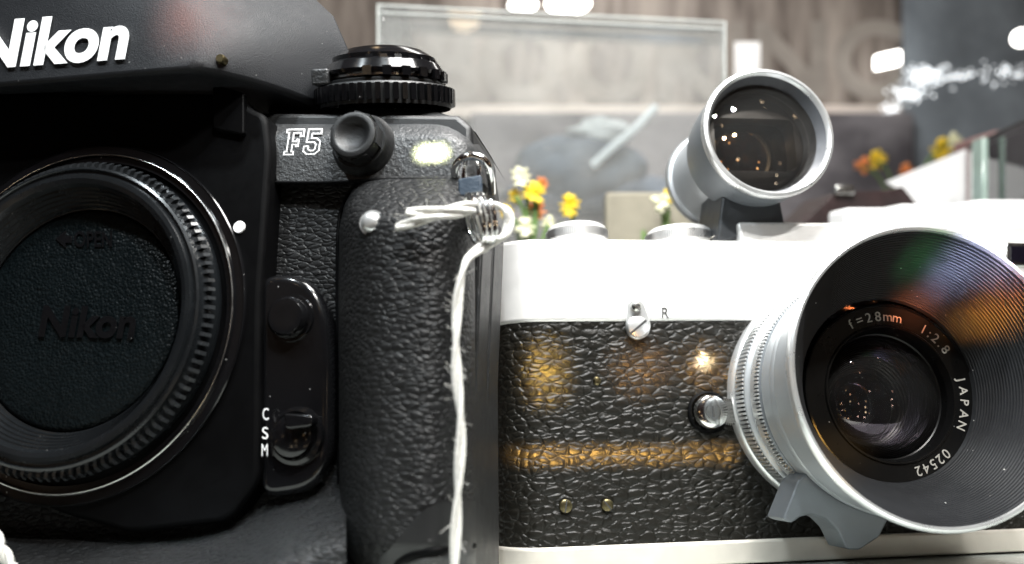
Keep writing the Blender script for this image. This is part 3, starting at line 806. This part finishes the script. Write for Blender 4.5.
# lamps
def lamp(name, X, Y, rx, ry, y, label, m='lamp'):
    c = wp(X, Y, y); k = (D + y) / D; bm = NB()
    bmesh.ops.create_uvsphere(bm, u_segments=24, v_segments=12, radius=1)
    for v in bm.verts: v.co = Vector((c.x + v.co.x * rx * k, c.y + v.co.y * rx * k, c.z + v.co.z * ry * k))
    return tag(obj(name, bm, m, F=WORLD, smooth=180), label, 'lamp', 'glowing shop lamps')
lamp('ceiling_lamp', 568, 4, 22, 7, 4200, 'wide white ceiling lamp glowing above the clear box, the larger of two')
lamp('ceiling_lamp', 523, 5, 14, 4, 4200, 'small flat ceiling lamp glowing left of the wider one above the clear box')
lamp('wall_lamp', 1021, 38, 8, 8, 3800, 'small round white lamp glowing at the far right edge')
bx = wbox(877, 901, 53, 66, 4200, 4240)
for v in bx.verts: v.co.z += (v.co.x - wp(889, 60, 4200).x) * .22
tag(obj('lamp_panel', bx, 'lamp', F=WORLD, bevel=6), 'small glowing white oblong lamp on the lettered board', 'lamp', 'glowing shop lamps')
bm = NB(); rnd = random.Random(3)  # small glowing spheres added for white specks reflected in window glass
for cx, cy, sx_, sy_, n in ((925, 76, 20, 8, 120), (908, 94, 18, 7, 90), (893, 108, 12, 6, 25), (965, 76, 40, 8, 45), (1010, 72, 16, 9, 25)):
    for _ in range(n):
        X, Y = cx + rnd.gauss(0, .55) * sx_, cy + rnd.gauss(0, .6) * sy_
        c = wp(X, Y, 3600 + rnd.uniform(-80, 80)); r = rnd.uniform(3, 8)
        bmesh.ops.create_icosphere(bm, subdivisions=1, radius=r, matrix=Matrix.Translation(c))
tag(obj('specks', bm, 'speck', F=WORLD, smooth=0), 'glittering white specks standing in for reflections before the slate blue panel', 'specks')
# rounded blue form added for an unidentified blue shape and pale streak
def blob(parts, m, name, parent=None, F=WORLD, y=1600, seed=1, amp=.12):
    bm = NB()
    for X, Y, rx, ry, dep in parts:
        c = wp(X, Y, y); k = (D + y) / D
        g = bmesh.ops.create_icosphere(bm, subdivisions=4, radius=1)
        for v in g['verts']:
            n = noise.noise(v.co * 1.7 + Vector((seed, X, Y))) * amp
            v.co = Vector((c.x + v.co.x * rx * k * (1 + n), c.y + v.co.y * dep * (1 + n), c.z + v.co.z * ry * k * (1 + n)))
    return obj(name, bm, m, parent, F=F, smooth=180)
bg_ = thing('blue_shape', WORLD, 'rounded blue shape with a pale streak added behind the clear box', 'bag')
blob([(578, 168, 66, 34, 130)], 'blueform', 'body', bg_, y=1700)
blob([(600, 196, 100, 24, 120)], 'bluedark', 'base', bg_, y=1760, seed=4)
bm = NB(); tube(bm, smooth_path([wp(592, 166, 1540), wp(612, 148, 1530), wp(636, 128, 1540), (wp(655, 108, 1600))], 6), 13, 10); obj('strap', bm, 'paleblue', bg_)  # pale tube for the streak across the blue shape
blob([(604, 132, 30, 13, 50)], 'paleblue2', 'pale_patch', bg_, y=1640, seed=9, amp=.5)
# flowers
def flowers(name, label, heads, y, stemto):
    t = thing(name, WORLD, label, 'flowers', 'bunches of artificial flowers')
    for X, Y, r, m in heads:
        c = wp(X, Y, y + rnd.uniform(-40, 40)); k = (D + y) / D; bm = NB()
        for j in range(13):
            a = 2 * PI * j / 13 + rnd.random(); tilt = rnd.uniform(-.5, .9)
            d = Vector((math.cos(a) * math.cos(tilt), -abs(math.sin(tilt)) - .2, math.sin(a) * math.cos(tilt))).normalized()
            g = bmesh.ops.create_icosphere(bm, subdivisions=2, radius=1)
            q = d.to_track_quat('X', 'Z')
            for v in g['verts']:
                p = Vector((v.co.x * .55 + .5, v.co.y * .32, v.co.z * .12)) * r * k
                v.co = c + q @ p
        obj('blossom', bm, m, t, smooth=180)
    bm = NB()
    for X, Y, r, m in heads: tube(bm, smooth_path([wp(X, Y, y), wp(lerp(X, stemto[0], .5) + 3, Y + 20, y), wp(stemto[0], stemto[1], y)], 4), 4, 6)
    obj('stem', bm, 'leaf', t)
    bm = NB()
    for j in range(9):
        X, Y = stemto[0] + rnd.uniform(-22, 22), stemto[1] - rnd.uniform(5, 50); c = wp(X, Y, y + 20)
        g = bmesh.ops.create_icosphere(bm, subdivisions=2, radius=1); q = Vector((rnd.uniform(-1, 1), rnd.uniform(-.3, .3), 1)).to_track_quat('X', 'Z')
        for v in g['verts']: v.co = c + q @ Vector((v.co.x * 22, v.co.y * 8, v.co.z * 2))
    obj('leaf', bm, 'leaf', t)
flowers('flower_bunch', 'loose bunch of yellow, orange and cream flowers beside the string', [(520, 178, 12, 'palepetal'), (534, 194, 13, 'yellow'), (541, 184, 8, 'orange'), (536, 212, 12, 'orange'), (515, 196, 9, 'yellow'), (525, 228, 11, 'palepetal'), (548, 224, 9, 'palepetal'), (506, 212, 8, 'yellow')], 600, (528, 280))
flowers('flower_bunch', 'single bright yellow flower standing over the left top knob of the silver camera', [(570, 206, 13, 'yellow')], 610, (570, 280))
flowers('flower_bunch', 'small pale yellow flowers in front of the beige box', [(660, 203, 12, 'palepetal'), (668, 196, 8, 'yellow')], 610, (662, 280))
flowers('flower_bunch', 'hazy yellow and orange flowers far behind the white card', [(862, 166, 10, 'orange'), (876, 160, 11, 'yellow'), (940, 150, 13, 'yellow'), (952, 142, 10, 'palepetal'), (905, 172, 9, 'orange')], 1900, (900, 260))
tag(obj('kraft_box', wbox(606, 700, 192, 300, 650, 690), 'olive', F=WORLD, bevel=6), 'flat beige kraft cardboard box behind the right top dial of the silver camera', 'box')
# things at the right behind the silver camera
dk = wp(838, 200, 760)
pts = [wp(X, Y, 700) for X, Y in ((796, 230), (836, 192), (892, 190), (902, 186), (918, 206), (934, 232))]
bm = NB(); prism(bm, outline_round([(p.x, p.z) for p in pts], 8), 700, 860); cs = tag(obj('camera_case', bm, 'darkred', F=WORLD, bevel=8, seg=3), 'dark red leather case lying under the white card', 'case')
bm = NB(); a = wp(845, 190, 690); box(bm, a.x - 18, a.x + 18, 688, 702, a.z - 9, a.z + 9); obj('buckle', bm, 'steel', cs, bevel=3)
pts = [wp(X, Y, 1100) for X, Y in ((886, 182), (966, 149), (966, 206), (916, 207), (900, 190))]
bm = NB(); prism(bm, [(p.x, p.z) for p in pts], 1100, 1107); tag(obj('price_card', bm, 'card', F=WORLD), 'blank white slanted card standing behind the dark red case', 'card')
tag(obj('white_carton', wbox(846, 893, 208, 240, 560, 640), 'card', F=WORLD, bevel=6), 'low white carton lying in front of the dark red case', 'carton', 'white cartons')
tag(obj('white_carton', wbox(899, 958, 204, 240, 600, 690), 'card', F=WORLD, bevel=10), 'white carton below the white card', 'carton', 'white cartons')
tag(obj('white_carton', wbox(976, 1090, 200, 240, 560, 690), 'card', F=WORLD, bevel=6), 'white carton at the right edge below the red box', 'carton', 'white cartons')
tag(obj('red_box', wbox(994, 1100, 130, 215, 1300, 1500), 'dullred', F=WORLD, bevel=8), 'dull red box behind the glass at the right edge', 'box')
tag(obj('white_notice', wbox(735, 760, 42, 90, 2600, 2610), 'card', F=WORLD), 'blank white notice behind the right edge of the clear box', 'notice')
# glass partition: one pane runs back, the other closes it
gp = thing('glass_partition', WORLD, 'clear glass partition with a green edge behind the silver camera', 'partition')
a, b = wp(967, 147, 1060), wp(1060, 104, 500)
dv = (b.xy - a.xy).normalized(); nv = Vector((-dv.y, dv.x)) * 8
bm = NB(); lo = -250
vs = [bm.verts.new((p.x, p.y, z)) for p, z in ((a.xy, lo), (b.xy, lo), (b.xy, b.z), (a.xy, a.z), (a.xy + nv, lo), (b.xy + nv, lo), (b.xy + nv, b.z), (a.xy + nv, a.z))]
for f in ((0, 1, 2, 3), (4, 7, 6, 5), (0, 4, 5, 1), (3, 2, 6, 7), (1, 5, 6, 2), (0, 3, 7, 4)): bm.faces.new([vs[i] for i in f])
obj('side_pane', bm, 'pane', gp)
bm = NB(); tube(bm, [Vector((*a.xy, a.z)) , Vector((*b.xy, b.z))], 2.6, 6); obj('edge', bm, 'ink', gp)
c = wp(980, 139, 880); bm = NB(); box(bm, c.x - 6, c.x + 6, 860, 900, -250, c.z); obj('edge', bm, 'pane_edge', gp, bevel=2)
# another cord at the lower left
bm = NB(); yarn(bm, [wp(-14, 520, -230), wp(-4, 538, -232), wp(4, 554, -232), wp(14, 572, -230), wp(24, 600, -228)], 3.6, .035, 2, 20)
tag(obj('cord', bm, 'string', F=WORLD, smooth=60), 'short end of white cord at the lower left corner below the round cap', 'cord')

lampd = bpy.data.lights
def area(name, loc, tgt, size, power, col=(1, 1, 1), sy=None):
    l = lampd.new(name, 'AREA'); l.energy = power; l.color = col; l.size = size * S
    if size < 100: l.shape = 'DISK'
    if sy: l.shape = 'RECTANGLE'; l.size_y = sy * S
    o = bpy.data.objects.new(name, l); COL.objects.link(o)
    o.location = Vector(loc) * S
    o.rotation_euler = (Vector(tgt) - Vector(loc)).to_track_quat('-Z', 'Y').to_euler()
    return o
area('key_lamp', (180, -190, 1180), (60, -60, -60), 620, 2.6, (1, .98, .95), 420)
for i, (x, y, z, p) in enumerate(((-60, -640, 1080, .7), (200, -800, 1080, .8), (480, -700, 1080, .6), (-520, -420, 900, .4))):
    area('shop_spot', (x, y, z), (330, 0, 0), 48, p, (.86, .95, 1) if x < 0 else (1, .98, .94))
def glow(X, Y, F, c, w, h, power, col, spread=2.0, dist=760, dx=0, dz=60):  # added narrow lamps that stand in for coloured window reflections
    t = F.O + F.R @ F.unp(X, Y, c)
    o = area('added_glint_lamp', t + Vector((dx, -dist, dz)), t, w, power, col, sy=h)
    o.data.spread = math.radians(spread); return o
AM = (1, .55, .12)
glow(622, 455, C, 0, 225, 9, .0055, AM)
glow(545, 372, C, 0, 26, 44, .0028, (1, .6, .1), 4); glow(642, 368, C, 0, 34, 22, .0014, (1, .5, .15), 5); glow(704, 362, C, 0, 7, 7, .004, (1, .8, .5), 1.5); glow(704, 366, C, 0, 26, 26, .0015, (1, .5, .1), 4)
glow(432, 153, N, -14, 20, 6, .006, (.95, 1, .55), 1.5)
glow(215, 556, N, -60, 150, 16, .008, (.8, .93, 1), 14, 330, 0, 520)  # added lamp to brighten the lower leather
glow(208, 30, N, -40, 40, 40, .0035, (1, .3, .18), 5)
for X, Y, w, h, p, col in ((988, 314, 24, 11, .001, (1, .38, .05)), (930, 306, 14, 16, .001, (1, .25, .08)), (944, 268, 14, 30, .0022, (.6, .65, 1)), (978, 262, 16, 26, .0022, (.75, .7, 1)), (1000, 290, 50, 12, .0012, (.8, .2, .1)), (912, 260, 9, 9, .0003, (.2, 1, .3)), (848, 455, 60, 8, .0008, AM)):
    glow(X, Y, C, -130, w, h, p, col, 4)
area('back_lamp', (600, 2300, 2200), (300, 3600, 200), 1600, 5.0, (1, .97, .93))
# ------------------------------------------------------------------ world: the shop round the viewer
wd = bpy.data.worlds.new('World'); sc.world = wd; wd.use_nodes = True
nt = wd.node_tree; L = nt.links; bg = nt.nodes['Background']
tc = nd(nt, 'ShaderNodeTexCoord')
n1 = nd(nt, 'ShaderNodeTexNoise', Scale=2.2, Detail=4.0); L.new(tc.outputs['Generated'], n1.inputs['Vector'])
base = ramp(nt, n1.outputs['Fac'], [(.3, (.004, .005, .006)), (.42, (.015, .015, .017)), (.49, (.11, .03, .015)), (.53, (.02, .02, .022)), (.6, (.12, .12, .15)), (.66, (.3, .14, .03)), (.75, (.5, .48, .46))])
vo = nd(nt, 'ShaderNodeTexVoronoi', Scale=8.0); L.new(tc.outputs['Generated'], vo.inputs['Vector'])
sp = math_(nt, 'LESS_THAN', vo.outputs['Distance'], .15)
hs = nd(nt, 'ShaderNodeMix', data_type='RGBA'); L.new(sp, hs.inputs['Factor']); L.new(base, hs.inputs[6])
cr = nd(nt, 'ShaderNodeSeparateColor'); L.new(vo.outputs['Color'], cr.inputs[0])
spc = ramp(nt, cr.outputs[0], [(.0, (0, 0, 0)), (.5, (.1, .05, .02)), (.58, (24, 15, 7)), (.75, (48, 38, 26)), (.9, (7, 3, 1))]); L.new(spc, hs.inputs[7])
L.new(hs.outputs[2], bg.inputs['Color']); bg.inputs['Strength'].default_value = .25
# ------------------------------------------------------------------ camera
cam = bpy.data.cameras.new('camera'); co = bpy.data.objects.new('camera', cam); COL.objects.link(co)
co.location = (0, -D * S, 0); co.rotation_euler = (PI / 2, 0, 0)
cam.sensor_width = 36; cam.lens = 36 * D / W; cam.clip_start = .002; cam.clip_end = 60
cam.dof.use_dof = True; cam.dof.focus_distance = 735 * S; cam.dof.aperture_fstop = 11
sc.camera = co
sc.view_settings.view_transform = 'Standard'; sc.view_settings.look = 'None'; sc.view_settings.exposure = 0; sc.view_settings.gamma = 1
sc.cycles.use_denoising = True
sc.cycles.max_bounces = 8; sc.cycles.transparent_max_bounces = 16
